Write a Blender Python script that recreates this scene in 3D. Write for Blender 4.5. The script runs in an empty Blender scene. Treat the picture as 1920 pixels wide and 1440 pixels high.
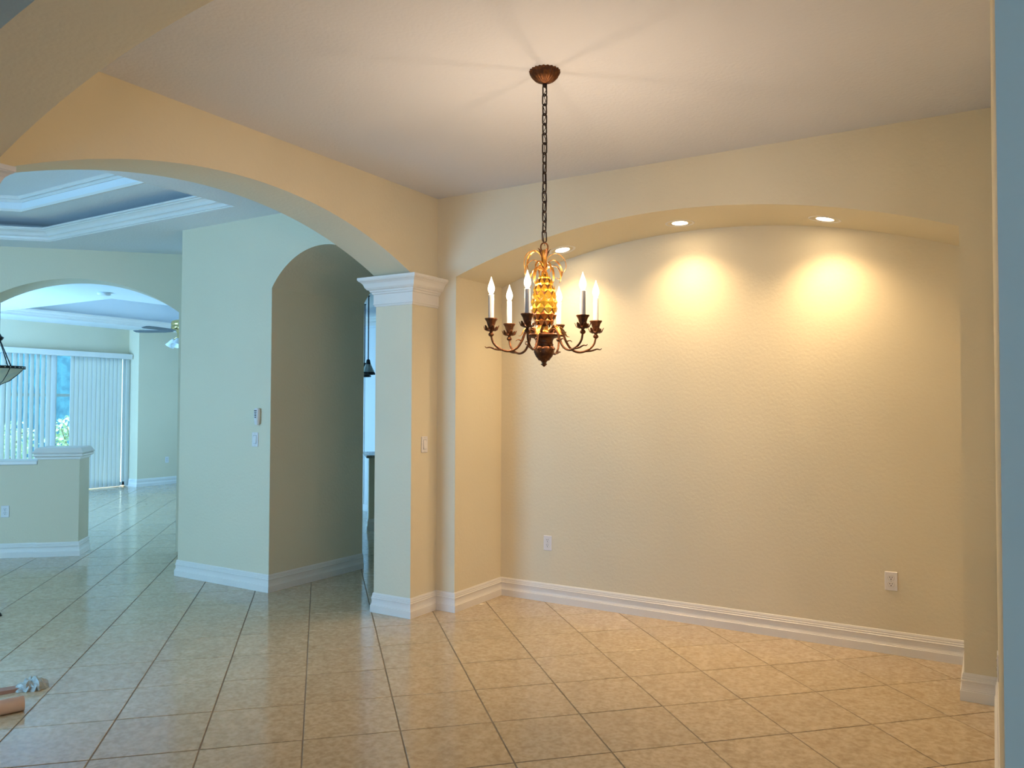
import bpy, math, random
import numpy as np
from mathutils import Vector, Matrix
random.seed(7)
S = bpy.context.scene
PI = math.pi

# ------------------------------------------------------------------ camera
HCAM = 1.5074
cam_d = bpy.data.cameras.new('camera')
cam = bpy.data.objects.new('camera', cam_d)
S.collection.objects.link(cam)
cam_d.sensor_fit = 'HORIZONTAL'; cam_d.sensor_width = 36.0
cam_d.lens = 36.0 * 1471.3 / 1920.0
cam_d.clip_start = 0.02; cam_d.clip_end = 200
YAW, PITCH, ROLL = math.radians(-31.3409), 0.02702, 0.003414
fw = Vector((math.sin(YAW) * math.cos(PITCH), math.cos(YAW) * math.cos(PITCH), math.sin(PITCH)))
rt = Vector((math.cos(YAW), -math.sin(YAW), 0))
up = rt.cross(fw)
r2 = rt * math.cos(ROLL) + up * math.sin(ROLL)
u2 = -rt * math.sin(ROLL) + up * math.cos(ROLL)
M = Matrix((r2, u2, -fw)).transposed().to_4x4()
M.translation = Vector((0, 0, HCAM))
cam.matrix_world = M
S.camera = cam

# ------------------------------------------------------------------ world, daylight, exposure
w = bpy.data.worlds.new('World'); S.world = w; w.use_nodes = True
bg = w.node_tree.nodes['Background']
bg.inputs['Color'].default_value = (0.70, 0.93, 1.0, 1)
bg.inputs['Strength'].default_value = 4.6
S.view_settings.view_transform = 'Standard'
S.view_settings.look = 'None'
S.view_settings.exposure = 0.20
S.view_settings.gamma = 1.0
S.view_settings.use_curve_mapping = False
S.cycles.use_denoising = True
S.cycles.max_bounces = 6
S.cycles.diffuse_bounces = 4
S.cycles.glossy_bounces = 2
S.cycles.use_adaptive_sampling = True
S.cycles.adaptive_threshold = 0.12
S.cycles.caustics_reflective = False
S.cycles.caustics_refractive = False
S.cycles.transparent_max_bounces = 16
S.cycles.sample_clamp_indirect = 4.0


def area(name, loc, direction, sx, sy, power, color):
    l = bpy.data.lights.new(name, 'AREA'); l.shape = 'RECTANGLE'
    l.size = sx; l.size_y = sy; l.energy = power; l.color = color
    o = bpy.data.objects.new(name, l); S.collection.objects.link(o)
    o.location = loc
    o.rotation_euler = Vector(direction).to_track_quat('-Z', 'Y').to_euler()
    return o


DAY = (0.20, 0.52, 1.0)
area('living_south_fill', (-5.7, -2.88, 1.25), (0, 1, 0.6), 2.4, 2.2, 205, DAY)  # added lamp for the pale hall wall, no window known there
area('living_west_daylight', (-9.32, -1.7, 1.25), (1, 0, 0.35), 2.2, 2.2, 35, DAY)
area('family_south_fill', (-11.6, 3.08, 1.25), (0, 1, 0.25), 3.0, 2.2, 330, DAY)  # added lamp to brighten the family room, source not known
area('entry_door_daylight', (0.9, -2.86, 1.3), (-0.1, 1, 0), 0.85, 2.2, 36, (0.30, 0.66, 1.3))
area('kitchen_window_daylight', (-10.2, 11.36, 1.55), (0, -1, 0), 3.2, 1.5, 30, DAY)

sun_d = bpy.data.lights.new('sun', 'SUN'); sun_d.energy = 9.0; sun_d.angle = 0.01; sun_d.color = (1.0, 0.97, 0.90)
sun = bpy.data.objects.new('sun', sun_d); S.collection.objects.link(sun)
sun.rotation_euler = Vector((0.55, 0.30, -1.0)).to_track_quat('-Z', 'Y').to_euler()

# ------------------------------------------------------------------ helpers


def mat(name, color, rough=0.5, metal=0.0, bump=None, spec=0.5, noise=None, emit=None, sheen=0):
    m = bpy.data.materials.new(name); m.use_nodes = True
    nt = m.node_tree; b = nt.nodes['Principled BSDF']
    b.inputs['Base Color'].default_value = (*color, 1)
    b.inputs['Roughness'].default_value = rough
    b.inputs['Metallic'].default_value = metal
    b.inputs['Specular IOR Level'].default_value = spec
    tc = nt.nodes.new('ShaderNodeTexCoord')
    if noise:
        sc, col2, lo, hi = noise
        n = nt.nodes.new('ShaderNodeTexNoise'); n.inputs['Scale'].default_value = sc
        n.inputs['Detail'].default_value = 2
        nt.links.new(tc.outputs['Object'], n.inputs['Vector'])
        r = nt.nodes.new('ShaderNodeValToRGB')
        r.color_ramp.elements[0].position = lo; r.color_ramp.elements[1].position = hi
        r.color_ramp.elements[0].color = (*color, 1); r.color_ramp.elements[1].color = (*col2, 1)
        nt.links.new(n.outputs['Fac'], r.inputs['Fac'])
        nt.links.new(r.outputs['Color'], b.inputs['Base Color'])
    if bump:
        sc, st, dist = bump
        n = nt.nodes.new('ShaderNodeTexNoise'); n.inputs['Scale'].default_value = sc
        n.inputs['Detail'].default_value = 1
        nt.links.new(tc.outputs['Object'], n.inputs['Vector'])
        bp = nt.nodes.new('ShaderNodeBump'); bp.inputs['Strength'].default_value = st
        bp.inputs['Distance'].default_value = dist
        nt.links.new(n.outputs['Fac'], bp.inputs['Height'])
        nt.links.new(bp.outputs['Normal'], b.inputs['Normal'])
    if emit:
        b.inputs['Emission Color'].default_value = (*emit[0], 1)
        b.inputs['Emission Strength'].default_value = emit[1]
    return m


M_WALL = mat('cream_wall_paint', (0.77, 0.695, 0.515), 0.6, bump=(48, 0.22, 0.005), spec=0.35,
             noise=(1.3, (0.745, 0.67, 0.495), 0.35, 0.7))
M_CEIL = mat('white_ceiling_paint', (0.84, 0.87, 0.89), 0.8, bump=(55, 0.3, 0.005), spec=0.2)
M_CEILD = mat('dimmed_dining_ceiling', (0.68, 0.70, 0.77), 0.8, bump=(55, 0.3, 0.005), spec=0.2)  # darker, bluer copy of the ceiling white; weaker lamp light put into the colour
M_TRIM = mat('white_trim_paint', (0.82, 0.79, 0.74), 0.35, spec=0.5, noise=(3, (0.79, 0.76, 0.71), 0.4, 0.7))
M_PLASTIC = mat('white_plastic', (0.80, 0.77, 0.76), 0.35)
M_SLOT = mat('dark_slot', (0.03, 0.025, 0.02), 0.6)
M_SCREW = mat('screw_metal', (0.6, 0.58, 0.55), 0.35, 0.8)
M_GROUT = mat('grout', (0.21, 0.17, 0.125), 0.85, bump=(200, 0.3, 0.002), noise=(2.0, (0.30, 0.245, 0.18), 0.35, 0.65))
M_BRONZE = mat('antique_bronze', (0.105, 0.042, 0.018), 0.42, 0.75, bump=(120, 0.35, 0.002),
               noise=(60, (0.20, 0.075, 0.025), 0.40, 0.65))
M_GILT = mat('gilded_leaf', (0.62, 0.30, 0.06), 0.36, 0.85, noise=(45, (0.24, 0.085, 0.02), 0.45, 0.7))
M_CHAIN = mat('dark_chain', (0.035, 0.02, 0.014), 0.45, 0.7)
M_SLEEVE = mat('candle_sleeve', (0.62, 0.60, 0.58), 0.5)
M_CARDBULB = mat('bulb_base', (0.7, 0.6, 0.3), 0.3, 0.9)
M_BLACK = mat('black_iron', (0.012, 0.012, 0.014), 0.45, 0.3)
M_BRASS = mat('fan_brass', (0.55, 0.45, 0.20), 0.25, 0.95)
M_BLADE = mat('fan_blade_slate', (0.10, 0.13, 0.16), 0.45, noise=(8, (0.13, 0.16, 0.19), 0.4, 0.6))
M_FROST = mat('frosted_glass_shade', (0.86, 0.90, 0.92), 0.35)
M_STAIN = mat('stained_glass_panel', (0.55, 0.56, 0.48), 0.3, noise=(14, (0.66, 0.62, 0.48), 0.4, 0.6))
M_STAIN2 = mat('stained_glass_grey', (0.28, 0.33, 0.33), 0.3, noise=(25, (0.4, 0.42, 0.38), 0.4, 0.6))
M_LEAD = mat('dark_leading', (0.02, 0.02, 0.02), 0.5, 0.5)
M_COUNTER = mat('stone_counter', (0.22, 0.20, 0.17), 0.25, noise=(40, (0.32, 0.29, 0.24), 0.4, 0.6))
M_CAB = mat('white_cabinet', (0.80, 0.82, 0.82), 0.4)
M_FRAME = mat('white_aluminium', (0.80, 0.82, 0.82), 0.4)
M_PATIO = mat('patio_concrete', (0.50, 0.52, 0.50), 0.8, noise=(4, (0.42, 0.44, 0.42), 0.4, 0.6))
M_CAGE = mat('bronze_screen_frame', (0.05, 0.10, 0.14), 0.5)
M_FENCE = mat('blue_screen_wall', (0.02, 0.11, 0.19), 0.7, noise=(6, (0.04, 0.18, 0.27), 0.4, 0.6))
M_LEAF1 = mat('shrub_leaf', (0.30, 0.48, 0.32), 0.6, noise=(3, (0.50, 0.66, 0.48), 0.4, 0.6))
M_STEM = mat('shrub_stem', (0.16, 0.11, 0.07), 0.8)
M_PINK = mat('pink_paper_roll', (0.66, 0.50, 0.45), 0.55, noise=(9, (0.70, 0.55, 0.50), 0.4, 0.6))
M_WRAP = mat('clear_plastic_wrap', (0.42, 0.45, 0.44), 0.25, bump=(60, 0.6, 0.006))
M_REDWOOD = mat('reddish_strip', (0.40, 0.20, 0.14), 0.5)
M_SMOKE = mat('detector_plastic', (0.80, 0.82, 0.82), 0.5)
M_DARKBIT = mat('dark_debris', (0.02, 0.02, 0.02), 0.7)
M_BEIGE = mat('beige_plastic', (0.52, 0.48, 0.36), 0.45)


def tile_material():
    m = bpy.data.materials.new('beige_ceramic_tile'); m.use_nodes = True
    nt = m.node_tree; b = nt.nodes['Principled BSDF']; L = nt.links.new
    geo = nt.nodes.new('ShaderNodeNewGeometry'); oi = nt.nodes.new('ShaderNodeObjectInfo')
    rnd = nt.nodes.new('ShaderNodeMath'); rnd.operation = 'ADD'
    L(oi.outputs['Random'], rnd.inputs[0]); L(geo.outputs['Random Per Island'], rnd.inputs[1])
    off = nt.nodes.new('ShaderNodeVectorMath'); off.operation = 'SCALE'
    off.inputs[0].default_value = (37, 53, 19); L(rnd.outputs[0], off.inputs['Scale'])
    add = nt.nodes.new('ShaderNodeVectorMath'); add.operation = 'ADD'
    L(geo.outputs['Position'], add.inputs[0]); L(off.outputs[0], add.inputs[1])
    n1 = nt.nodes.new('ShaderNodeTexNoise'); n1.inputs['Scale'].default_value = 17
    n1.inputs['Detail'].default_value = 6; n1.inputs['Roughness'].default_value = 0.65
    n1.inputs['Distortion'].default_value = 0.6
    L(add.outputs[0], n1.inputs['Vector'])
    r = nt.nodes.new('ShaderNodeValToRGB')
    e = r.color_ramp.elements
    e[0].position = 0.30; e[0].color = (0.50, 0.385, 0.25, 1)
    e[1].position = 0.68; e[1].color = (0.64, 0.525, 0.37, 1)
    k = r.color_ramp.elements.new(0.47); k.color = (0.57, 0.455, 0.305, 1)
    L(n1.outputs['Fac'], r.inputs['Fac'])
    n2 = nt.nodes.new('ShaderNodeTexNoise'); n2.inputs['Scale'].default_value = 42
    n2.inputs['Detail'].default_value = 4
    L(add.outputs[0], n2.inputs['Vector'])
    r2_ = nt.nodes.new('ShaderNodeValToRGB')
    r2_.color_ramp.elements[0].position = 0.36; r2_.color_ramp.elements[0].color = (0.80, 0.78, 0.74, 1)
    r2_.color_ramp.elements[1].position = 0.60; r2_.color_ramp.elements[1].color = (1.03, 1.03, 1.03, 1)
    L(n2.outputs['Fac'], r2_.inputs['Fac'])
    mx = nt.nodes.new('ShaderNodeMix'); mx.data_type = 'RGBA'; mx.blend_type = 'MULTIPLY'
    mx.inputs['Factor'].default_value = 0.8
    L(r.outputs['Color'], mx.inputs['A']); L(r2_.outputs['Color'], mx.inputs['B'])
    hs = nt.nodes.new('ShaderNodeHueSaturation')
    vr = nt.nodes.new('ShaderNodeMapRange'); L(rnd.outputs[0], vr.inputs['Value'])
    vr.inputs['From Max'].default_value = 2; vr.inputs['To Min'].default_value = 0.93; vr.inputs['To Max'].default_value = 1.06
    L(vr.outputs[0], hs.inputs['Value']); L(mx.outputs['Result'], hs.inputs['Color'])
    L(hs.outputs['Color'], b.inputs['Base Color'])
    rr = nt.nodes.new('ShaderNodeMapRange'); L(n1.outputs['Fac'], rr.inputs['Value'])
    rr.inputs['To Min'].default_value = 0.09; rr.inputs['To Max'].default_value = 0.17
    L(rr.outputs[0], b.inputs['Roughness'])
    bp = nt.nodes.new('ShaderNodeBump'); bp.inputs['Strength'].default_value = 0.12
    bp.inputs['Distance'].default_value = 0.004
    L(n1.outputs['Fac'], bp.inputs['Height']); L(bp.outputs['Normal'], b.inputs['Normal'])
    return m


M_TILE = tile_material()


def bulb_material():
    m = bpy.data.materials.new('glowing_flame_bulb'); m.use_nodes = True
    nt = m.node_tree; nt.nodes.remove(nt.nodes['Principled BSDF'])
    out = nt.nodes['Material Output']
    e = nt.nodes.new('ShaderNodeEmission'); e.inputs['Color'].default_value = (1.0, 0.86, 0.62, 1)
    e.inputs['Strength'].default_value = 4.0
    t = nt.nodes.new('ShaderNodeBsdfTransparent')
    mx = nt.nodes.new('ShaderNodeMixShader'); mx.inputs[0].default_value = 0.55
    nt.links.new(t.outputs[0], mx.inputs[1]); nt.links.new(e.outputs[0], mx.inputs[2])
    nt.links.new(mx.outputs[0], out.inputs['Surface'])
    return m


def emission_material(name, col, st):
    m = bpy.data.materials.new(name); m.use_nodes = True
    nt = m.node_tree; nt.nodes.remove(nt.nodes['Principled BSDF'])
    e = nt.nodes.new('ShaderNodeEmission'); e.inputs['Color'].default_value = (*col, 1)
    e.inputs['Strength'].default_value = st
    nt.links.new(e.outputs[0], nt.nodes['Material Output'].inputs['Surface'])
    return m


def glass_pane_material():
    m = bpy.data.materials.new('clear_window_glass'); m.use_nodes = True
    nt = m.node_tree; nt.nodes.remove(nt.nodes['Principled BSDF'])
    t = nt.nodes.new('ShaderNodeBsdfTransparent'); t.inputs['Color'].default_value = (0.86, 0.95, 0.97, 1)
    g = nt.nodes.new('ShaderNodeBsdfGlossy'); g.inputs['Roughness'].default_value = 0.03
    fr = nt.nodes.new('ShaderNodeFresnel'); fr.inputs['IOR'].default_value = 1.45
    mx = nt.nodes.new('ShaderNodeMixShader')
    nt.links.new(fr.outputs[0], mx.inputs[0]); nt.links.new(t.outputs[0], mx.inputs[1])
    nt.links.new(g.outputs[0], mx.inputs[2])
    nt.links.new(mx.outputs[0], nt.nodes['Material Output'].inputs['Surface'])
    return m


def slat_material():
    m = bpy.data.materials.new('vinyl_blind_slat'); m.use_nodes = True
    nt = m.node_tree; b = nt.nodes['Principled BSDF']
    b.inputs['Base Color'].default_value = (0.80, 0.83, 0.83, 1); b.inputs['Roughness'].default_value = 0.5
    t = nt.nodes.new('ShaderNodeBsdfTranslucent'); t.inputs['Color'].default_value = (0.88, 0.90, 0.90, 1)
    mx = nt.nodes.new('ShaderNodeMixShader'); mx.inputs[0].default_value = 0.65
    nt.links.new(b.outputs[0], mx.inputs[1]); nt.links.new(t.outputs[0], mx.inputs[2])
    nt.links.new(mx.outputs[0], nt.nodes['Material Output'].inputs['Surface'])
    return m


M_BULB = bulb_material()
M_LENS = emission_material('lit_recessed_lens', (1.0, 0.87, 0.66), 7.0)
M_GLASS = glass_pane_material()
M_SLAT = slat_material()


class MB:
    """collects faces; build() links them as one mesh object"""

    def __init__(self):
        self.v = []; self.f = []; self.s = []

    def add(self, verts, faces, smooth=False):
        n = len(self.v)
        self.v += [tuple(p) for p in verts]
        for f in faces:
            self.f.append(tuple(i + n for i in f)); self.s.append(smooth)
        return self

    def quad(self, a, b, c, d, smooth=False):
        return self.add([a, b, c, d], [(0, 1, 2, 3)], smooth)

    def box(self, x0, x1, y0, y1, z0, z1):
        v = [(x, y, z) for z in (z0, z1) for y in (y0, y1) for x in (x0, x1)]
        return self.add(v, [(0, 2, 3, 1), (4, 5, 7, 6), (0, 1, 5, 4), (2, 6, 7, 3), (0, 4, 6, 2), (1, 3, 7, 5)])

    def bbox(self, x0, x1, y0, y1, z0, z1, b=0.002):
        """box with chamfered edges"""
        xs = (x0, x1); ys = (y0, y1); zs = (z0, z1)
        v = []; idx = {}
        for i in (0, 1):
            for j in (0, 1):
                for k in (0, 1):
                    sx = b if i == 0 else -b; sy = b if j == 0 else -b; sz = b if k == 0 else -b
                    for ax in range(3):
                        p = [xs[i] + sx, ys[j] + sy, zs[k] + sz]
                        p[ax] = (xs[i], ys[j], zs[k])[ax]
                        idx[(i, j, k, ax)] = len(v); v.append(tuple(p))
        F = []
        F += [tuple(idx[(i, j, k, 0)] for j, k in ((0, 0), (1, 0), (1, 1), (0, 1))) for i in (0, 1)]
        F += [tuple(idx[(i, j, k, 1)] for i, k in ((0, 0), (1, 0), (1, 1), (0, 1))) for j in (0, 1)]
        F += [tuple(idx[(i, j, k, 2)] for i, j in ((0, 0), (1, 0), (1, 1), (0, 1))) for k in (0, 1)]
        for i in (0, 1):
            for j in (0, 1):
                F.append((idx[(i, j, 0, 0)], idx[(i, j, 1, 0)], idx[(i, j, 1, 1)], idx[(i, j, 0, 1)]))
        for i in (0, 1):
            for k in (0, 1):
                F.append((idx[(i, 0, k, 0)], idx[(i, 1, k, 0)], idx[(i, 1, k, 2)], idx[(i, 0, k, 2)]))
        for j in (0, 1):
            for k in (0, 1):
                F.append((idx[(0, j, k, 1)], idx[(1, j, k, 1)], idx[(1, j, k, 2)], idx[(0, j, k, 2)]))
        for i in (0, 1):
            for j in (0, 1):
                for k in (0, 1):
                    F.append(tuple(idx[(i, j, k, a)] for a in range(3)))
        return self.add(v, F)

    def lathe(self, prof, n=24, center=(0, 0, 0), flute=None, smooth=True):
        """prof: list of (r, z); flute: f(angle, i) -> radius factor"""
        v = []; F = []
        for i, (r, z) in enumerate(prof):
            for k in range(n):
                a = 2 * PI * k / n
                rr = r * (flute(a, i) if flute else 1)
                v.append((center[0] + rr * math.cos(a), center[1] + rr * math.sin(a), center[2] + z))
        for i in range(len(prof) - 1):
            for k in range(n):
                k2 = (k + 1) % n
                F.append((i * n + k, i * n + k2, (i + 1) * n + k2, (i + 1) * n + k))
        F.append(tuple(range(n - 1, -1, -1)))
        F.append(tuple((len(prof) - 1) * n + k for k in range(n)))
        return self.add(v, F, smooth)

    def tube(self, pts, rad, n=8, closed=False, flat=1.0):
        """round tube along pts; rad a number or list"""
        P = [Vector(p) for p in pts]; m = len(P)
        R = rad if isinstance(rad, (list, tuple)) else [rad] * m
        v = []; F = []
        prev = None
        for i in range(m):
            if closed:
                t = P[(i + 1) % m] - P[i - 1]
            else:
                t = P[min(i + 1, m - 1)] - P[max(i - 1, 0)]
            t.normalize()
            if prev is None:
                ref = Vector((0, 0, 1)) if abs(t.z) < 0.9 else Vector((1, 0, 0))
                a = t.cross(ref).normalized()
            else:
                a = (prev - t * prev.dot(t)).normalized()
            prev = a
            b = t.cross(a)
            for k in range(n):
                q = 2 * PI * k / n
                v.append(P[i] + (a * math.cos(q) + b * math.sin(q) * flat) * R[i])
        for i in range(m - (0 if closed else 1)):
            j = (i + 1) % m
            for k in range(n):
                k2 = (k + 1) % n
                F.append((i * n + k, i * n + k2, j * n + k2, j * n + k))
        if not closed:
            F.append(tuple(range(n - 1, -1, -1))); F.append(tuple((m - 1) * n + k for k in range(n)))
        return self.add(v, F, True)

    def prism(self, poly, z0, z1, top=True, bottom=True):
        n = len(poly)
        v = [(x, y, z0) for x, y in poly] + [(x, y, z1) for x, y in poly]
        F = [(i, (i + 1) % n, n + (i + 1) % n, n + i) for i in range(n)]
        if bottom: F.append(tuple(range(n - 1, -1, -1)))
        if top: F.append(tuple(range(n, 2 * n)))
        return self.add(v, F)

    def build(self, name, m, parent=None, col=None):
        me = bpy.data.meshes.new(name)
        me.from_pydata([tuple(p) for p in self.v], [], self.f)
        me.polygons.foreach_set('use_smooth', self.s)
        me.materials.append(m)
        import bmesh
        bm = bmesh.new(); bm.from_mesh(me)
        bmesh.ops.recalc_face_normals(bm, faces=bm.faces)
        bm.to_mesh(me); bm.free()
        me.update()
        return link(name, me, parent)


def link(name, me, parent=None):
    o = bpy.data.objects.new(name, me)
    S.collection.objects.link(o)
    if parent is not None:
        o.parent = parent
    return o


def tag(o, label, cat=None, group=None, kind=None):
    o['label'] = label
    if cat: o['category'] = cat
    if group: o['group'] = group
    if kind: o['kind'] = kind
    return o


def thing(name, label, cat, loc=(0, 0, 0), rotz=0, group=None, rot=None):
    o = bpy.data.objects.new(name, None)
    S.collection.objects.link(o)
    o.empty_display_size = 0.1
    o.location = loc
    o.rotation_euler = rot if rot is not None else (0, 0, rotz)
    return tag(o, label, cat, group)


def struct(o, label, cat):
    return tag(o, label, cat, None, 'structure')


# ---- mouldings: a profile of (distance from wall, height) swept along a plan polyline with mitred corners.
# The room lies to the LEFT of the walking direction.
def miter_pts(path, closed):
    n = len(path); out = []
    for i in range(n):
        p = Vector(path[i]).to_2d() if not isinstance(path[i], Vector) else path[i]
        a = Vector(path[i - 1]) if (i > 0 or closed) else None
        c = Vector(path[(i + 1) % n]) if (i < n - 1 or closed) else None
        p = Vector(path[i])
        n1 = n2 = None
        if a is not None:
            d = (p - a).normalized(); n1 = Vector((-d.y, d.x))
        if c is not None:
            d = (c - p).normalized(); n2 = Vector((-d.y, d.x))
        if n1 is None: mm = n2
        elif n2 is None: mm = n1
        else:
            s = n1 + n2
            mm = s / (1 + n1.dot(n2))
        out.append((p, mm))
    return out


def sweep(mb, prof, path, closed=False, rng=None, z0=0.0):
    pts = miter_pts([tuple(p) for p in path], closed)
    n = len(pts); m = len(prof)
    segs = range(n if closed else n - 1) if rng is None else range(rng[0], rng[1])
    for i in segs:
        j = (i + 1) % n
        v = []
        for (p, mm) in (pts[i], pts[j]):
            for d, z in prof:
                q = p + mm * d
                v.append((q.x, q.y, z0 + z))
        F = [(k, k + 1, m + k + 1, m + k) for k in range(m - 1)]
        F.append(tuple(range(m))); F.append(tuple(range(2 * m - 1, m - 1, -1)))
        mb.add(v, F)
    return mb


BASE_PROF = [(0, 0), (0.020, 0), (0.020, 0.050), (0.0165, 0.053), (0.0165, 0.057), (0.0145, 0.060), (0.0125, 0.070),
             (0.0118, 0.084), (0.0130, 0.096), (0.0155, 0.100), (0.0155, 0.104), (0.0118, 0.107), (0.0118, 0.117),
             (0.0090, 0.119), (0.0090, 0.128), (0.0065, 0.137), (0.0045, 0.140), (0, 0.140)]
# column capital, 0.21 high, top edge stands 0.10 proud
CAP_PROF = [(0, 0), (0.004, 0), (0.010, 0.005), (0.010, 0.012), (0.016, 0.017), (0.016, 0.022), (0.014, 0.026),
            (0.014, 0.088), (0.024, 0.094), (0.024, 0.104), (0.034, 0.108), (0.037, 0.118), (0.050, 0.124),
            (0.060, 0.136), (0.066, 0.152), (0.072, 0.165), (0.084, 0.177), (0.095, 0.184), (0.095, 0.188), (0.100, 0.190), (0.100, 0.209), (0, 0.209)]
CROWN1 = [(-0.02, 0.001), (0.010, 0.001), (0.010, 0.010), (0.022, 0.010), (0.022, 0.020), (0.026, 0.034), (0.036, 0.042), (0.048, 0.042),
          (0.048, 0.052), (0.056, 0.068), (0.072, 0.082), (0.086, 0.086), (0.086, 0.096), (0.104, 0.096), (0.104, 0.112), (0.088, 0.112), (-0.02, 0.04)]
CROWN2 = [(-0.01, 0), (0.014, 0), (0.014, 0.012), (0.008, 0.014), (0.008, 0.026), (0.030, 0.026), (0.030, 0.038), (0.042, 0.050), (0.058, 0.056), (0.058, 0.068), (0.070, 0.088), (0.092, 0.096), (0.098, 0.110), (-0.01, 0.110)]

ZC = 3.05     # ceiling
ZS = 2.440    # spring line of the arches


def arch_wall(mb, u0, u1, a, b, z1, spring, rise, to3, depth, N=48, cap_ends=True, jambs=(1, 1)):
    """wall from u0..u1 with an arched opening a..b; to3(u, v, z): v=0 front, v=depth back"""
    c = (a + b) / 2; h = (b - a) / 2; R = (h * h + rise * rise) / (2 * rise)

    def za(u): return spring + rise - R + math.sqrt(max(R * R - (u - c) ** 2, 0))
    us = [a + (b - a) * i / N for i in range(N + 1)]
    for v in (0, depth):
        if a > u0: mb.quad(to3(u0, v, 0), to3(a, v, 0), to3(a, v, z1), to3(u0, v, z1))
        if b < u1: mb.quad(to3(b, v, 0), to3(u1, v, 0), to3(u1, v, z1), to3(b, v, z1))
        vs = [to3(u, v, za(u)) for u in us] + [to3(u, v, z1) for u in us]
        mb.add(vs, [(i, i + 1, N + 2 + i, N + 1 + i) for i in range(N)])
    vs = [to3(u, 0, za(u)) for u in us] + [to3(u, depth, za(u)) for u in us]
    mb.add(vs, [(i, i + 1, N + 2 + i, N + 1 + i) for i in range(N)], True)
    if jambs[0]: mb.quad(to3(a, 0, 0), to3(a, depth, 0), to3(a, depth, spring), to3(a, 0, spring))
    if jambs[1]: mb.quad(to3(b, 0, 0), to3(b, depth, 0), to3(b, depth, spring), to3(b, 0, spring))
    if cap_ends:
        mb.quad(to3(u0, 0, 0), to3(u0, depth, 0), to3(u0, depth, z1), to3(u0, 0, z1))
        mb.quad(to3(u1, 0, 0), to3(u1, depth, 0), to3(u1, depth, z1), to3(u1, 0, z1))
    mb.quad(to3(u0, 0, z1), to3(u1, 0, z1), to3(u1, depth, z1), to3(u0, depth, z1))
    return za


# key plan dimensions (metres, camera above the origin)
XL, XO = -3.517, -3.852          # dining face / outer face of the arched left wall
YB, YN = 4.700, 5.335            # back wall face / back of the niche
NX0, NX1 = -3.348, -0.128        # niche opening
YC = 4.400                       # front face of column and of the hall wall
YF, YFN = 1.550, 1.220           # front arched wall: dining face / near face
HX = -4.961                      # hall opening, left side
HYB = 5.50                       # far end of the hall vault
WX = -6.115                      # left end of the hall wall block

# ------------------------------------------------------------------ floor with single tiles
T = 0.4365
UC, VC = 3.15138, -11.45214
c45 = math.sqrt(0.5)


def tile_world(u, v):
    du, dv = (u - UC) * T, (v - VC) * T
    return (c45 * (du - dv), c45 * (du + dv))


def project(p):
    d = Vector(p) - Vector((0, 0, HCAM))
    z = d.dot(fw)
    if z < 0.05: return None
    return (960 + 1471.3 * d.dot(r2) / z, 720 - 1471.3 * d.dot(u2) / z)


FX0, FX1, FY0, FY1 = -13.6, 1.7, -3.05, 11.6
fb = MB().box(FX0, FX1, FY0, FY1, -0.08, -0.0030)
floor = struct(fb.build('floor', M_GROUT), 'beige ceramic tile floor laid on the diagonal through all rooms', 'floor')

tg = (T - 0.0060) / 2; tb = 0.0016
tv = []
for (hh, z) in ((tg, -0.006), (tg, -0.0014), (tg - tb, 0.0)):
    tv += [(-hh, -hh, z), (hh, -hh, z), (hh, hh, z), (-hh, hh, z)]
tf = [(8, 9, 10, 11)]
for k in range(4):
    k2 = (k + 1) % 4
    tf += [(k, k2, 4 + k2, 4 + k), (4 + k, 4 + k2, 8 + k2, 8 + k)]
tile_me = bpy.data.meshes.new('tile'); tile_me.from_pydata(tv, [], tf); tile_me.materials.append(M_TILE)

occl = [((XO, YC), (XL, YC)), ((XL, YC), (XL, YB)), ((XL, YB), (NX0, YB)), ((NX0, YB), (NX0, YN)), ((NX0, YN), (NX1, YN)),
        ((NX1, YN), (NX1, YB)), ((NX1, YB), (0.02, YB)), ((0.02, YB), (0.02, 1.2)), ((WX, YC), (HX, YC)), ((HX, YC), (HX, HYB)),
        ((WX, YC), (WX, 6.1)), ((XO, YC), (XO, 11)), ((-9.4, 2.8), (-7.76, 4.45)), ((-7.2, 5.0), (-6.1, 6.1)),
        ((XO, 1.56), (XL, 1.56)), ((XL, 1.56), (-3.35, 1.55)), ((XO, 1.56), (XO, -3)), ((-13.55, 3), (-13.55, 11)), ((-7.76, 4.45), (-8.0, 4.69))]


def crosses(p, q):
    def o(a, b, c): return (b[0] - a[0]) * (c[1] - a[1]) - (b[1] - a[1]) * (c[0] - a[0])
    for a, b in occl:
        if o(p, q, a) * o(p, q, b) < 0 and o(a, b, p) * o(a, b, q) < 0:
            return True
    return False


cand = []; rest = []
for iu in range(-45, 46):
    for iv in range(-12, 40):
        u, v = iu + 0.5, iv - 12 + 0.5
        x, y = tile_world(u, v)
        if not (FX0 + 0.1 < x < FX1 - 0.1 and FY0 + 0.1 < y < FY1 - 0.1): continue
        cs = [tile_world(u + a, v + b) for a, b in ((-.5, -.5), (.5, -.5), (.5, .5), (-.5, .5))]
        ps = [project((cx, cy, 0)) for cx, cy in cs]
        vis = False; ar = 0
        if all(ps):
            if any(-5 < p[0] < 1925 and 0 < p[1] < 1445 for p in ps):
                vis = any(not crosses((0, 0), (x + (cx - x) * .9, y + (cy - y) * .9)) for cx, cy in cs)
            ar = abs(sum(ps[k][0] * ps[(k + 1) % 4][1] - ps[(k + 1) % 4][0] * ps[k][1] for k in range(4))) / 2
        (cand if vis else rest).append((ar, x, y))
cand.sort(reverse=True)
rest += cand[290:]
ROTT = PI / 4
for ar, x, y in cand[:290]:
    o = link('tile', tile_me, floor)
    o.location = (x, y, random.uniform(-0.0004, 0.0004)); o.rotation_euler = (random.uniform(-.0006, .0006), random.uniform(-.0006, .0006), ROTT)
mb = MB()
cr, sr = math.cos(ROTT), math.sin(ROTT)
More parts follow.
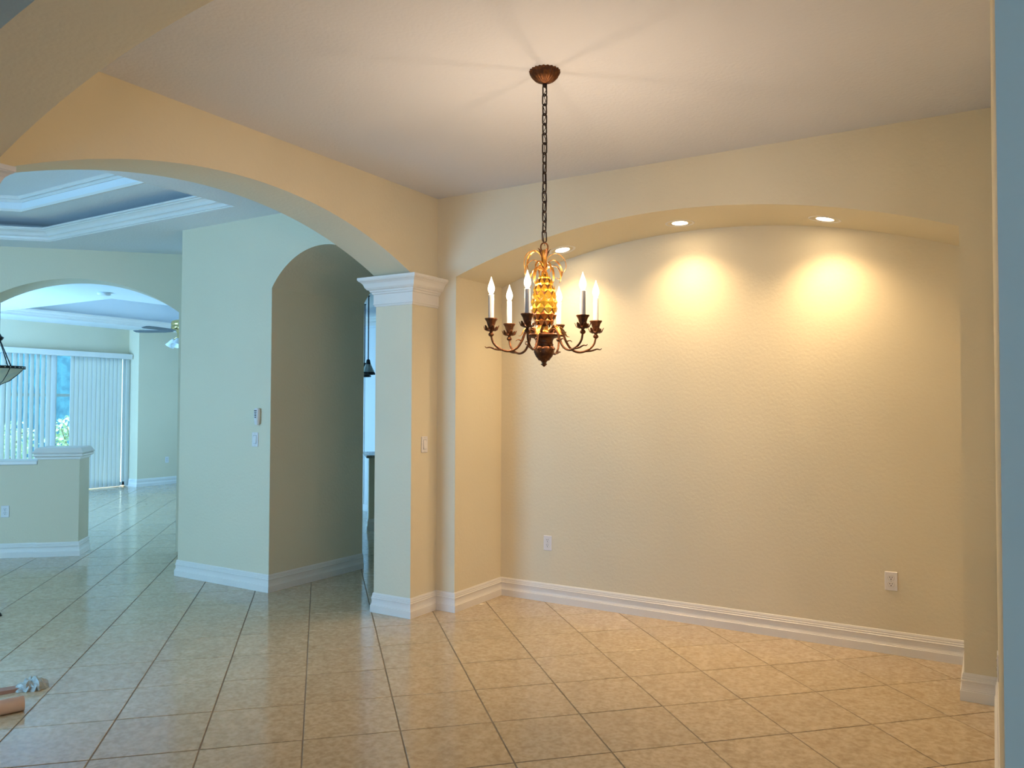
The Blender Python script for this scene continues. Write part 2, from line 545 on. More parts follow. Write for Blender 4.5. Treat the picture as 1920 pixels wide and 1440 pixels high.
for ar, x, y in rest:
    mb.add([(x + cr * a - sr * b, y + sr * a + cr * b, z) for a, b, z in tv], tf)
o = mb.build('distant_tiles', M_TILE, floor); o['kind'] = 'stuff'

# ------------------------------------------------------------------ dining room shell
# back wall with the arched niche
mb = MB()
za_n = arch_wall(mb, XL, 0.40, NX0, NX1, ZC + 0.1, 2.452, 0.286, lambda u, v, z: (u, YB + v, z), YN - YB)
wb = struct(mb.build('wall_back', M_WALL), 'cream back wall of the dining room with a wide arched niche opening', 'wall')
mb = MB().box(XL - 0.33, 0.40, YN, YN + 0.10, 0, ZC + 0.1)
struct(mb.build('wall_niche', M_WALL), 'warm lit cream wall at the back of the arched niche', 'wall')
# left arched wall, dining side
mb = MB()
za_l = arch_wall(mb, YF, YB, 1.56, YC, ZC + 0.1, ZS, 0.330, lambda u, v, z: (XL - v, u, z), XL - XO)
struct(mb.build('wall_left', M_WALL), 'cream wall with a wide arch opening the dining room to the living room', 'wall')
# front arched wall (beam above the camera side)
mb = MB()
arch_wall(mb, XO, 0.03, -3.35, 0.03, ZC + 0.1, ZS, 0.320, lambda u, v, z: (u, YF - v, z), YF - YFN, cap_ends=False, jambs=(1, 0))
struct(mb.build('wall_front', M_WALL), 'grey shaded arched beam and jamb framing the view into the dining room', 'wall')
# right wall, seen almost edge-on
mb = MB()
mb.prism([(0.0115, YFN + 0.02), (0.40, YFN + 0.02), (0.40, YN), (0.023, YN)], 0, ZC + 0.1)
struct(mb.build('wall_right', M_WALL), 'cream right wall of the dining room seen edge-on at the right', 'wall')
mb = MB().box(0.0115, 1.65, YFN, YFN + 0.14, 0, ZC + 0.1)
struct(mb.build('wall_entry', M_WALL), 'blue-lit textured wall face at the right edge of the view', 'wall')
# dining ceiling
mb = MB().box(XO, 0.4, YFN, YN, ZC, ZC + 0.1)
struct(mb.build('ceiling', M_CEILD), 'flat ceiling of the dining room above the chandelier, dimness put into its colour', 'ceiling')

# baseboards: one continuous run round the dining room, cut into one board run per wall
dpath = [(0.0115, YFN + 0.05), (0.023, YB), (NX1, YB), (NX1, YN), (NX0, YN), (NX0, YB), (XL, YB), (XL, YC), (XO, YC), (XO, HYB)]
for nm, rg, lb in (('baseboard_right', (0, 1), 'white baseboard along the right wall, seen end-on'),
                   ('baseboard_back_right', (1, 3), 'short white baseboard at the right foot of the niche'),
                   ('baseboard_back', (3, 4), 'long white moulded baseboard along the back of the niche'),
                   ('baseboard_back_left', (4, 6), 'white baseboard on the left side of the niche'),
                   ):
    mb = sweep(MB(), BASE_PROF, dpath, rng=rg)
    struct(mb.build(nm, M_TRIM), lb, 'baseboard')

# ------------------------------------------------------------------ columns


def column(label, rect, cap_path, base_path, cap_closed=False, base_closed=False):
    x0, x1, y0, y1 = rect
    cx, cy = (x0 + x1) / 2, (y0 + y1) / 2
    t = thing('column', label, 'column', (cx, cy, 0))
    e = 0.0015
    mb = MB().box(x0 - cx - e, x1 - cx + e, y0 - cy - e, y1 - cy + e, 0, 2.24)
    mb.build('shaft', M_WALL, t)
    loc = lambda P: [(p[0] - cx, p[1] - cy) for p in P]
    sweep(MB(), CAP_PROF, loc(cap_path), cap_closed, z0=2.225).build('capital', M_TRIM, t)
    if base_path:
        sweep(MB(), BASE_PROF, loc(base_path), base_closed).build('base_moulding', M_TRIM, t)
    return t


column('square cream column with white moulded capital between the arches and the niche', (XO, XL, YC, YB),
       [(XL, YB - 0.001), (XL, YC), (XO, YC), (XO, HYB)][0:4], [(XL, YB - 0.001), (XL, YC), (XO, YC), (XO, HYB)])
column('column at the left frame edge, only a corner of its white capital showing', (XO, XL, YFN, YF + 0.01),
       [(XO, YFN), (XO, YF - 0.055), (-3.35, YF - 0.055), (-3.35, YFN)],
       [(XO, YFN), (XO, YF + 0.01), (-3.35, YF + 0.01), (-3.35, YFN)])

# ------------------------------------------------------------------ hall: wall block and vaulted opening
mb = MB()
arch_wall(mb, HX, XO, HX, XO, ZC + 0.1, 2.452, 0.294, lambda u, v, z: (u, YC + v, z), HYB - YC, cap_ends=False, jambs=(0, 0))
struct(mb.build('wall_hall_vault', M_WALL), 'dim barrel-vaulted passage leading from the living room to the kitchen', 'wall')
mb = MB().prism([(WX, YC), (HX, YC), (HX, HYB), (WX, 6.085)], 0, ZC + 0.1)
struct(mb.build('wall_hall', M_WALL), 'pale blue-lit wall block left of the vaulted passage', 'wall')
hp = [(HX, HYB), (HX, YC), (WX, YC), (WX, 6.0)]
struct(sweep(MB(), BASE_PROF, hp, rng=(1, 3)).build('baseboard_hall', M_TRIM), 'bright white moulded baseboard of the pale hall wall', 'baseboard')
struct(sweep(MB(), BASE_PROF, hp, rng=(0, 1)).build('baseboard_passage', M_TRIM), 'dim baseboard along the shaded side of the passage', 'baseboard')
# party wall between passage and niche, kitchen side
mb = MB().box(XO, XL, YB + 0.0, HYB, 0, ZC + 0.1)
struct(mb.build('wall_passage_right', M_WALL), 'passage wall hidden behind the column', 'wall')

# ------------------------------------------------------------------ diagonal wall with arch, half wall
GOFF = -8.632 * math.sqrt(2)      # x - y on its front face


def gpt(s, v, z):
    # s along (1,1)/sqrt2, v into the wall along (-1,1)/sqrt2
    x = (s + GOFF / math.sqrt(2) * 1.0) * c45
    # front-face point: x - y = GOFF, x + y = s*sqrt2
    X = (s * math.sqrt(2) + GOFF) / 2; Y = (s * math.sqrt(2) - GOFF) / 2
    return (X - c45 * v, Y + c45 * v, z)


GT = 0.34
mb = MB()
arch_wall(mb, -4.7, -0.02, -3.30, -1.43, ZC + 0.1, 2.45, 0.310, gpt, GT)
struct(mb.build('wall_diagonal', M_WALL), 'grey-green shaded diagonal wall with a segmental arch to the family room', 'wall')

hw = thing('half_wall', 'low cream half wall with a capped end pier inside the diagonal arch', 'half wall', gpt(-2.52, 0, 0), PI / 4)
# local: x along s, y into the wall
o = MB().box(-0.78, -0.18, 0.020, 0.30, 0, 0.905).build('wall_panel', M_WALL, hw)
MB().bbox(-0.78, -0.19, -0.004, 0.325, 0.905, 0.945, 0.006).build('ledge', M_TRIM, hw)
MB().box(-0.187, 0.187, 0, GT, 0, 0.96).build('pier', M_WALL, hw)
PC = [(0, 0), (0.006, 0.0), (0.010, 0.008), (0.010, 0.022), (0.028, 0.030), (0.034, 0.038), (0.034, 0.050), (0.026, 0.054),
      (0.036, 0.062), (0.040, 0.070), (0.034, 0.080), (0.026, 0.092), (0.014, 0.112), (0.0, 0.118)]
pp = [(0.187, GT), (0.187, 0), (-0.187, 0), (-0.187, GT)]
mb = sweep(MB(), PC, pp, True, z0=0.955)
mb.box(-0.187, 0.187, 0, GT, 0.96, 1.073)
mb.build('pier_cap', M_TRIM, hw)
sweep(MB(), BASE_PROF, [(0.187, GT), (0.187, 0), (-0.187, 0), (-0.187, 0.020), (-0.78, 0.020)]).build('baseboard', M_TRIM, hw)

# ------------------------------------------------------------------ living room: walls, ceiling with two-step tray
hole = [(-5.01, 4.07), (-7.635, 4.07), (-8.70, 3.005), (-8.70, -1.2), (-5.01, -1.2)]


def inset(poly, d):
    return [tuple(p + m * d) for p, m in miter_pts(poly, True)]


mb = MB()
outer = [(XO, 4.41), (-6.0, 6.3), (-9.75, 2.45), (-9.75, -3.0), (XO, -3.0)]


def ring(mb, A, B, z):
    n = len(A)
    v = [(x, y, z) for x, y in A] + [(x, y, z) for x, y in B]
    mb.add(v, [(i, (i + 1) % n, n + (i + 1) % n, n + i) for i in range(n)])


# the hall wall carries the ring ceiling to the diagonal wall
outer5 = [(XO, 5.0), (-6.3, 6.4), (-9.9, 2.4), (-9.9, -3.05), (XO, -3.05)]
ring(mb, outer5, hole, ZC)
i34 = inset(hole, 0.34)
om = inset(hole, -0.26)
ring(mb, om, i34, 3.25)
ring(mb, om, hole, ZC + 0.03)
n = len(hole)
for z0, z1, P in ((ZC, ZC + 0.03, hole), (ZC + 0.03, 3.25, om), (3.25, 3.44, i34)):
    v = [(x, y, z0) for x, y in P] + [(x, y, z1) for x, y in P]
    mb.add(v, [(i, (i + 1) % n, n + (i + 1) % n, n + i) for i in range(n)])
mb.add([(x, y, 3.44) for x, y in i34], [tuple(range(n))])
struct(mb.build('ceiling_living', M_CEIL), 'pale blue living room ceiling with a two-step tray recess', 'ceiling')
mb = MB().box(-10.0, XO, -3.1, 6.4, 3.50, 3.56)
struct(mb.build('ceiling_living_roof', M_CEIL), 'roof deck above the living room tray ceiling', 'ceiling')
tr = sweep(MB(), CROWN1, hole, True, z0=ZC)
struct(tr.build('trim_1', M_TRIM), 'lower white crown moulding of the living room tray ceiling', 'crown moulding')
tr = sweep(MB(), CROWN2, i34, True, z0=3.33)
sweep(tr, [(-0.01, -0.004), (0.008, -0.004), (0.008, 0.018), (-0.01, 0.018)], i34, True, z0=3.25)
struct(tr.build('trim_2', M_TRIM), 'upper white crown moulding inside the living room tray ceiling', 'crown moulding')
# ceiling above the entry, outside the living tray
mb = MB().box(XO, 1.7, -3.1, YFN, ZC, ZC + 0.1)
struct(mb.build('ceiling_entry', M_CEIL), 'entry ceiling above the camera', 'ceiling')

# perimeter walls of living room and entry (outside the picture, they hold the windows, the south living room one added for its light)


def wall_with_hole(name, label, to3, u0, u1, z1, h, th=0.15):
    a, b, c, d = h
    mb = MB()
    for v in (0, th):
        for (p, q, r, s) in ((u0, a, 0, z1), (b, u1, 0, z1), (a, b, 0, c), (a, b, d, z1)):
            if q > p and s > r:
                mb.quad(to3(p, v, r), to3(q, v, r), to3(q, v, s), to3(p, v, s))
    for (p, q) in (((a, c), (a, d)), ((b, c), (b, d)), ((a, c), (b, c)), ((a, d), (b, d))):
        mb.quad(to3(p[0], 0, p[1]), to3(p[0], th, p[1]), to3(q[0], th, q[1]), to3(q[0], 0, q[1]))
    return struct(mb.build(name, M_WALL), label, 'wall')


def window(name, label, to3, a, b, c, d, n, cat='window', fr=0.05):
    """frame with n panes; to3(u, v, z)"""
    e = bpy.data.objects.new(name, None); S.collection.objects.link(e)
    tag(e, label, cat, None, 'structure')
    mb = MB()

    def bar(p, q, r, s):
        P = [to3(x, y, z) for z in (r, s) for y in (0.04, 0.10) for x in (p, q)]
        mb.add(P, [(0, 2, 3, 1), (4, 5, 7, 6), (0, 1, 5, 4), (2, 6, 7, 3), (0, 4, 6, 2), (1, 3, 7, 5)])
    bar(a, b, c, c + fr); bar(a, b, d - fr, d); bar(a, a + fr, c, d); bar(b - fr, b, c, d)
    st = (b - a) / n
    for k in range(1, n): bar(a + k * st - fr * 0.7, a + k * st + fr * 0.7, c, d)
    mb.build('window_frame', M_FRAME, e)
    for k in range(n):
        m2 = MB(); p, q = a + k * st + 0.01, a + (k + 1) * st - 0.01
        P = [to3(x, y, z) for z in (c + 0.01, d - 0.01) for y in (0.066, 0.072) for x in (p, q)]
        m2.add(P, [(0, 2, 3, 1), (4, 5, 7, 6), (0, 1, 5, 4), (2, 6, 7, 3), (0, 4, 6, 2), (1, 3, 7, 5)])
        m2.build('pane', M_GLASS, e)
    return e


tw = lambda u, v, z: (-9.40 - v, u, z)
wall_with_hole('wall_living_west', 'living room side wall with a window, out of view', tw, -3.05, 2.9, 3.5, (-2.85, -0.55, 0.1, 2.40))
window('window_4', 'living room side window, out of view', tw, -2.85, -0.55, 0.1, 2.40, 2)
ts = lambda u, v, z: (u, -2.95 - v, z)
wall_with_hole('wall_south', 'entry wall with the front door, behind the camera', ts, -4.2, 1.7, 3.5, (0.40, 1.40, 0.05, 2.45))
wall_with_hole('wall_living_south', 'living room wall with an added window opening, out of view', ts, -9.6, -4.2, 3.5, (-7.0, -4.5, 0.1, 2.40))
window('added_window_2', 'added living room glazing for the fill light, out of view', ts, -7.0, -4.5, 0.1, 2.40, 3)  # added window, goes with the south fill lamp
window('door_1', 'glazed front door behind the camera', ts, 0.40, 1.40, 0.05, 2.45, 1, 'door')
mb = MB().box(0.0, 1.8, -3.30, -3.25, 0, 2.6)  # added unseen panel, keeps sky light from entering through the door
struct(mb.build('sky_blocker', M_WALL), 'added panel blocking the sky outside the front door, out of view', 'wall')
mb = MB().box(XO + 0.002, XO + 0.15, -3.0, YFN - 0.002, 0, ZC + 0.1)  # added unseen wall, keeps living room daylight off the front arch and niche
struct(mb.build('wall_entry_blocker', M_WALL), 'added wall left of the camera, holds back the living room daylight', 'wall')
mb = MB().box(1.6, 1.7, -3.0, YFN, 0, ZC + 0.1)
struct(mb.build('wall_entry_side', M_WALL), 'entry side wall, right of the camera', 'wall')

# ------------------------------------------------------------------ family room and kitchen beyond
ZF = 2.87
SX = -13.55
tf_ = lambda u, v, z: (SX - v, u, z)
wall_with_hole('wall_family_west', 'pale wall above the sliding doors of the family room', tf_, 2.9, 11.6, 3.4, (4.6, 8.66, 0.0, 2.42))
window('window_1', 'sliding glass doors to the patio behind vertical blinds', tf_, 4.6, 8.66, 0.02, 2.40, 3, 'window', 0.06)
mb = MB().box(SX, -13.25, 8.67, 11.6, 0, 3.4)
struct(mb.build('wall_family_right', M_WALL), 'pale family room wall right of the sliding doors', 'wall')
struct(sweep(MB(), BASE_PROF, [(-13.25, 11.4), (-13.25, 8.67), (SX, 8.67)]).build('baseboard_family', M_TRIM), 'pale baseboard of the far family room wall', 'baseboard')
tq = lambda u, v, z: (u, 3.0 - v, z)
wall_with_hole('wall_family_south', 'family room wall with an added opening, out of view', tq, -13.7, -9.6, 3.4, (-13.15, -10.05, 0.1, 2.40))
window('added_window_5', 'added glazing for the family room fill light, out of view', tq, -13.15, -10.05, 0.1, 2.40, 2)  # added opening, belongs to the family room fill lamp
tn = lambda u, v, z: (u, 11.45 + v, z)
wall_with_hole('wall_family_north', 'far bright kitchen wall with a window', tn, -13.6, -3.5, 3.4, (-11.9, -8.5, 0.76, 2.35))
window('window_3', 'kitchen window glimpsed through the passage', tn, -11.9, -8.5, 0.76, 2.35, 4)
mb = MB().box(XO, XL, HYB, 11.6, 0, 3.4)
struct(mb.build('wall_kitchen_east', M_WALL), 'kitchen side wall, out of view', 'wall')
# ceiling with tray
h2 = [(-9.70, 9.6), (-12.80, 9.6), (-12.80, 5.95), (-9.70, 5.95)]
mb = MB()
# flat field built as strips round the hole, north-west of the diagonal wall
for (x0, x1, y0, y1) in ((-13.7, -12.80, 2.85, 11.6), (-9.70, -3.5, 5.55, 11.6), (-12.80, -9.70, 9.6, 11.6), (-12.80, -9.70, 2.85, 5.95)):
    mb.quad((x0, y0, ZF), (x1, y0, ZF), (x1, y1, ZF), (x0, y1, ZF))
mb.add([(-9.70, 5.55, ZF), (-9.70, 2.85, ZF), (-9.5, 3.05, ZF), (-7.0, 5.55, ZF)], [(0, 1, 2, 3)])
v = [(x, y, ZF) for x, y in h2] + [(x, y, 3.32) for x, y in h2]
mb.add(v, [(i, (i + 1) % 4, 4 + (i + 1) % 4, 4 + i) for i in range(4)] + [(4, 5, 6, 7)])
struct(mb.build('ceiling_family', M_CEIL), 'bright pale blue family room ceiling with a tray recess', 'ceiling')
mb = MB().box(-13.7, -3.5, 2.85, 11.6, 3.38, 3.42)
struct(mb.build('ceiling_family_roof', M_CEIL), 'roof deck above the family room', 'ceiling')
struct(sweep(MB(), CROWN1, h2, True, z0=ZF).build('trim_3', M_TRIM), 'white crown moulding of the family room tray ceiling', 'crown moulding')

# header box over the blinds and valance
vb = thing('vertical_blind', 'white vertical blind with valance covering the family room sliding doors', 'blind', (SX, 8.66, 0))
mb = MB().bbox(0.002, 0.14, -3.60, -0.004, 2.325, 2.415, 0.004)
mb.build('valance', M_TRIM, vb)
sl = MB()
nseg = 4; wd = 0.089
prof = [(-wd / 2 + wd * k / nseg, 0.004 * (1 - (2 * k / nseg - 1) ** 2)) for k in range(nseg + 1)]
sv = []
for z in (0.02, 2.335):
    sv += [(d, a, z) for a, d in prof]
    sv += [(d - 0.0012, a, z) for a, d in prof]
m_ = nseg + 1
sf = []
for k in range(nseg):
    sf += [(k, k + 1, 2 * m_ + k + 1, 2 * m_ + k), (m_ + k, m_ + k + 1, 3 * m_ + k + 1, 3 * m_ + k)]
sf += [(0, m_, 3 * m_, 2 * m_), (nseg, m_ + nseg, 3 * m_ + nseg, 2 * m_ + nseg)]
slat_me = MB().add(sv, sf, True).build('slat', M_SLAT, vb)
slat_me.location = (0.07, -0.05, 0)
slat_me.rotation_euler = (0, 0, math.radians(8))
ys = []
y = -0.21
while y > -1.14:
    ys.append((y, 10 + random.uniform(-3, 3))); y -= 0.078
for gap in (0,):
    y -= 0.02
ys.append((-1.38, -10))
y = -1.47
while y > -3.55:
    ys.append((y, 19 + random.uniform(-5, 5))); y -= 0.089
for y, a in ys:
    o = link('slat', slat_me.data, vb)
    o.location = (0.07, y, 0); o.rotation_euler = (0, 0, math.radians(a))
mb = MB()
mb.bbox(0.05, 0.09, -3.58, -0.02, 2.335, 2.37, 0.003); mb.build('headrail', M_FRAME, vb)

# ------------------------------------------------------------------ patio behind the sliding doors
mb = MB().box(-22, -13.72, -2, 20, -0.25, -0.06)
struct(mb.build('ground_patio', M_PATIO), 'pale concrete patio beyond the sliding doors', 'patio')
cage = thing('pool_cage', 'dark framed screen enclosure seen through the vertical blinds', 'screen enclosure', (-17.2, 6.5, -0.06))
for k in range(7):
    MB().box(-0.04, 0.04, -5.4 + k * 1.8 - 0.03, -5.4 + k * 1.8 + 0.03, 0, 3.2).build('post', M_CAGE, cage)
for z in (1.75, 3.2):
    MB().box(-0.035, 0.035, -5.5, 5.5, z - 0.03, z + 0.03).build('rail', M_CAGE, cage)
mb = MB().box(-21.5, -21.4, -2, 20, -0.06, 3.6)
fn = tag(mb.build('privacy_fence', M_FENCE), 'deep blue boundary screen behind the patio shrubs', 'fence')


def shrub(label, loc, h, rad, n, seed):
    rnd = random.Random(seed)
    t = thing('shrub', label, 'shrub', loc, 0, 'patio shrubs')
    mb = MB()
    for k in range(5):
        a = rnd.uniform(0, 2 * PI)
        mb.tube([(0, 0, 0), (0.10 * math.cos(a), 0.10 * math.sin(a), h * 0.4), (rad * 0.6 * math.cos(a), rad * 0.6 * math.sin(a), h * 0.85)], [0.018, 0.012, 0.005], 5)
    mb.build('stem', M_STEM, t)
    mb = MB()
    for k in range(n):
        th = rnd.uniform(0, 2 * PI); q = rnd.random() ** 0.4; ph = rnd.uniform(-1, 1)
        c = Vector((rad * q * math.cos(th) * math.sqrt(1 - ph * ph), rad * q * math.sin(th) * math.sqrt(1 - ph * ph), h * 0.55 + h * 0.45 * q * ph))
        d = Vector((rnd.uniform(-1, 1), rnd.uniform(-1, 1), rnd.uniform(-0.6, 1))).normalized()
        s = d.cross(Vector((rnd.uniform(-1, 1), rnd.uniform(-1, 1), rnd.uniform(-1, 1)))).normalized()
        L = rnd.uniform(0.07, 0.13)
        mb.add([c, c + d * L * 0.5 + s * L * 0.28, c + d * L, c + d * L * 0.5 - s * L * 0.28], [(0, 1, 2, 3)])
    o = mb.build('foliage', M_LEAF1, t); o['kind'] = 'stuff'
    return t


shrub('pale flowering shrub seen through the gap left of the closed blind', (-16.3, 9.25, -0.06), 1.35, 0.55, 900, 1)
shrub('low leafy shrub behind the middle of the open blind', (-16.4, 7.97, -0.06), 1.25, 0.55, 900, 2)
shrub('leafy shrub behind the blind beside the hanging lamp', (-16.2, 6.45, -0.06), 2.0, 0.75, 1300, 3)

# ------------------------------------------------------------------ chandelier
CX, CY = -1.738, 3.135
chd = thing('chandelier', 'bronze and gilt six-light pineapple chandelier hanging on a chain', 'chandelier', (CX, CY, 0))
CAMANG = math.atan2(-CY, -CX)          # plan direction from chandelier to the camera
# canopy: fluted dome under the ceiling
nf = 22
prof = [(0.067, 3.05), (0.068, 3.046), (0.066, 3.038), (0.058, 3.022), (0.043, 3.006), (0.024, 2.996), (0.012, 2.992), (0.008, 2.985)]
mb = MB().lathe(prof, nf * 4, flute=lambda a, i: 1 + (0.07 if i < 6 else 0.0) * math.cos(nf * a))
mb.build('canopy', M_BRONZE, chd)
mb = MB().lathe([(0.004, 2.992), (0.011, 2.988), (0.011, 2.98), (0.005, 2.974), (0.003, 2.972)], 14); mb.build('canopy_loop', M_CHAIN, chd)


def link_mesh(L, W, wire):
    pts = []
    r = W / 2
    for k in range(9): a = PI * k / 8; pts.append((r * math.cos(a), 0, L / 2 - r + r * math.sin(a)))
    for k in range(9): a = PI + PI * k / 8; pts.append((r * math.cos(a), 0, -L / 2 + r + r * math.sin(a)))
    return MB().tube(pts, wire, 7, True)


pitch = 0.0452
first = link_mesh(0.0530, 0.0205, 0.0033).build('chain_link', M_CHAIN, chd)
z = 2.960
k = 0
while z > 2.265:
    o = first if k == 0 else link('chain_link', first.data, chd)
    o.location = (0, 0, z); o.rotation_euler = (0, random.uniform(-.05, .05), CAMANG + PI / 2 + (0.62 if k % 2 else -0.72) + random.uniform(-.25, .25))
    z -= pitch; k += 1
ztop = z + pitch - 0.026
pts = [(0.010 * math.sin(t * 1.9) * math.cos(t * 0.7), 0.010 * math.sin(t * 1.9 + 1) * math.sin(t * 0.7), 2.985 - (2.985 - 2.24) * t / 30) for t in range(31)]
MB().tube(pts, 0.0016, 6).build('cord', M_CHAIN, chd)
# top loop and stem
lp = link_mesh(0.040, 0.034, 0.0036).build('hanging_loop', M_BRONZE, chd); lp.location = (0, 0, 2.232); lp.rotation_euler = (0, 0, CAMANG + PI / 2 + 0.3)
MB().lathe([(0.004, 2.222), (0.012, 2.216), (0.016, 2.205), (0.012, 2.192), (0.010, 2.170), (0.013, 2.155), (0.011, 2.135), (0.012, 2.12), (0.016, 2.112), (0.013, 2.104), (0.010, 2.098)], 16).build('stem', M_GILT, chd)


def ribbon(mb, pts, widths, side, th=0.0014):
    """curved leaf: strip of given widths along pts, cupped, with thickness"""
    P = [Vector(p) for p in pts]; m = len(P); s = Vector(side)
    v = []
    for i in range(m):
        t = (P[min(i + 1, m - 1)] - P[max(i - 1, 0)]).normalized()
        nrm = s.cross(t).normalized(); w_ = widths[i]
        for a, c in ((-1, 0.25), (0, 0), (1, 0.25)):
            v.append(P[i] + s * a * w_ / 2 + nrm * c * w_ * 0.5)
        for a, c in ((-1, 0.25), (0, 0), (1, 0.25)):
            v.append(P[i] + s * a * w_ / 2 + nrm * (c * w_ * 0.5 - th))
    F = []
    for i in range(m - 1):
        a, b = i * 6, (i + 1) * 6
        for k in (0, 1):
            F += [(a + k, a + k + 1, b + k + 1, b + k), (a + 3 + k, b + 3 + k, b + 4 + k, a + 4 + k)]
        F += [(a, b, b + 3, a + 3), (a + 2, a + 5, b + 5, b + 2)]
    F += [(0, 1, 4, 3), (1, 2, 5, 4)]
    e = (m - 1) * 6
    F += [(e, e + 3, e + 4, e + 1), (e + 1, e + 4, e + 5, e + 2)]
    mb.add(v, F, True)


def smooth_path(ctrl, n=16):
    """Catmull-Rom through 2D control points"""
    P = [ctrl[0]] + list(ctrl) + [ctrl[-1]]
    out = []
    for i in range(1, len(P) - 2):
        for k in range(n // (len(ctrl) - 1) + 1):
            t = k / (n // (len(ctrl) - 1) + 1)
            q = []
            for a in range(2):
                p0, p1, p2, p3 = P[i - 1][a], P[i][a], P[i + 1][a], P[i + 2][a]
                q.append(0.5 * (2 * p1 + (p2 - p0) * t + (2 * p0 - 5 * p1 + 4 * p2 - p3) * t * t + (3 * p1 - p0 - 3 * p2 + p3) * t ** 3))
            out.append(tuple(q))
    out.append(tuple(ctrl[-1]))
    return out


def leaf(ctrl, ang, z0, wmax, name='crown_leaf', m=M_GILT, parent=chd, center=(0, 0)):
    pr = smooth_path(ctrl, 18)
    c, s = math.cos(ang), math.sin(ang)
    pts = [(center[0] + r * c, center[1] + r * s, z0 + z) for r, z in pr]
    n_ = len(pts)
    wd_ = [max(0.003, wmax * math.sin(PI * min(0.97, 0.12 + 0.86 * i / (n_ - 1))) ** 0.8) for i in range(n_)]
    mb = MB(); ribbon(mb, pts, wd_, (-s, c, 0)); return mb.build(name, m, parent)


rn = random.Random(3)
RX = CAMANG + PI / 2       # picture-right seen from the camera
big = [(0.008, 0.0), (0.016, 0.050), (0.045, 0.072), (0.080, 0.056), (0.094, 0.016), (0.088, -0.014)]
curl = [(0.008, 0.0), (0.022, 0.030), (0.056, 0.044), (0.090, 0.020), (0.100, -0.018), (0.084, -0.044), (0.066, -0.036)]
small = [(0.008, 0.0), (0.020, 0.022), (0.042, 0.026), (0.060, 0.006), (0.058, -0.022)]
droop = [(0.008, 0.0), (0.030, 0.016), (0.060, 0.012), (0.076, -0.014), (0.078, -0.050), (0.070, -0.064)]
spec = [(big, PI + 0.15, 2.145, 0.020), (big, PI - 0.55, 2.150, 0.017), (curl, 0.05, 2.160, 0.011), (curl, 0.6, 2.135, 0.012),
        (curl, PI + 0.5, 2.125, 0.010), (droop, -0.25, 2.128, 0.022), (droop, PI + 0.95, 2.120, 0.020), (small, PI / 2 + 0.4, 2.135, 0.015),
        (small, -PI / 2 + 0.5, 2.130, 0.014), (small, -PI / 2 - 0.7, 2.138, 0.013), (big, PI / 2 + 0.1, 2.150, 0.013), (droop, PI / 2 + 1.0, 2.120, 0.014), (droop, -1.0, 2.122, 0.013)]
for ct, a, z0, wm in spec:
    leaf(ct, RX + a, z0, wm)
# upright bracts by the loop
for k in range(4):
    leaf([(0.010, 0), (0.018, 0.02), (0.024, 0.034), (0.034, 0.040)], RX + k * PI / 2 + 0.5, 2.185, 0.012, 'bract', M_BRONZE)
# pineapple body with diamond bosses
zb, zt = 1.876, 2.104


def pine_r(t):
    return float(np.interp(t, [0, 0.08, 0.18, 0.32, 0.46, 0.60, 0.74, 0.86, 0.94, 1.0], [0.034, 0.044, 0.0525, 0.0575, 0.0565, 0.052, 0.044, 0.034, 0.025, 0.015]))


mb = MB(); mlow = MB()
NR, NC = 8, 9
core = MB().lathe([(max(0.012, pine_r(i / 24) * 0.94), zb + (zt - zb) * i / 24) for i in range(25)], 36)
for i in range(NR):
    t = (i + 0.5) / NR
    r = pine_r(t)
    zz = zb + (zt - zb) * t
    hh = (zt - zb) / NR * 0.94
    nc = NC if r > 0.030 else 7
    for k in range(nc):
        a = 2 * PI * (k + (0.5 if i % 2 else 0)) / nc
        wv = 2 * PI * r / nc * 0.50
        c, s = math.cos(a), math.sin(a)
        er = Vector((c, s, 0)); et = Vector((-s, c, 0)); ez = Vector((0, 0, 1))
        b0 = er * r * 0.93 + ez * zz
        vv = [b0 + ez * hh, b0 + et * wv, b0 - ez * hh, b0 - et * wv]
        tip = b0 + er * r * 0.15 + ez * hh * 0.10
        mid = [b0 * 0 + (x * 0.42 + tip * 0.58) for x in vv]
        (mlow if i < 2 else mb).add(vv + mid + [tip + er * 0.001], [(0, 1, 5, 4), (1, 2, 6, 5), (2, 3, 7, 6), (3, 0, 4, 7), (4, 5, 8), (5, 6, 8), (6, 7, 8), (7, 4, 8)])
mgold = mat('gold_pineapple', (0.80, 0.46, 0.055), 0.26, 0.9, noise=(30, (0.70, 0.34, 0.03), 0.4, 0.7))
pine = mb.build('pineapple', mgold, chd)
core.build('core', M_BRONZE, pine)
mlow.build('lower_scales', mat('red_bronze_scales', (0.30, 0.09, 0.02), 0.32, 0.85, noise=(40, (0.42, 0.15, 0.03), 0.4, 0.7)), pine)
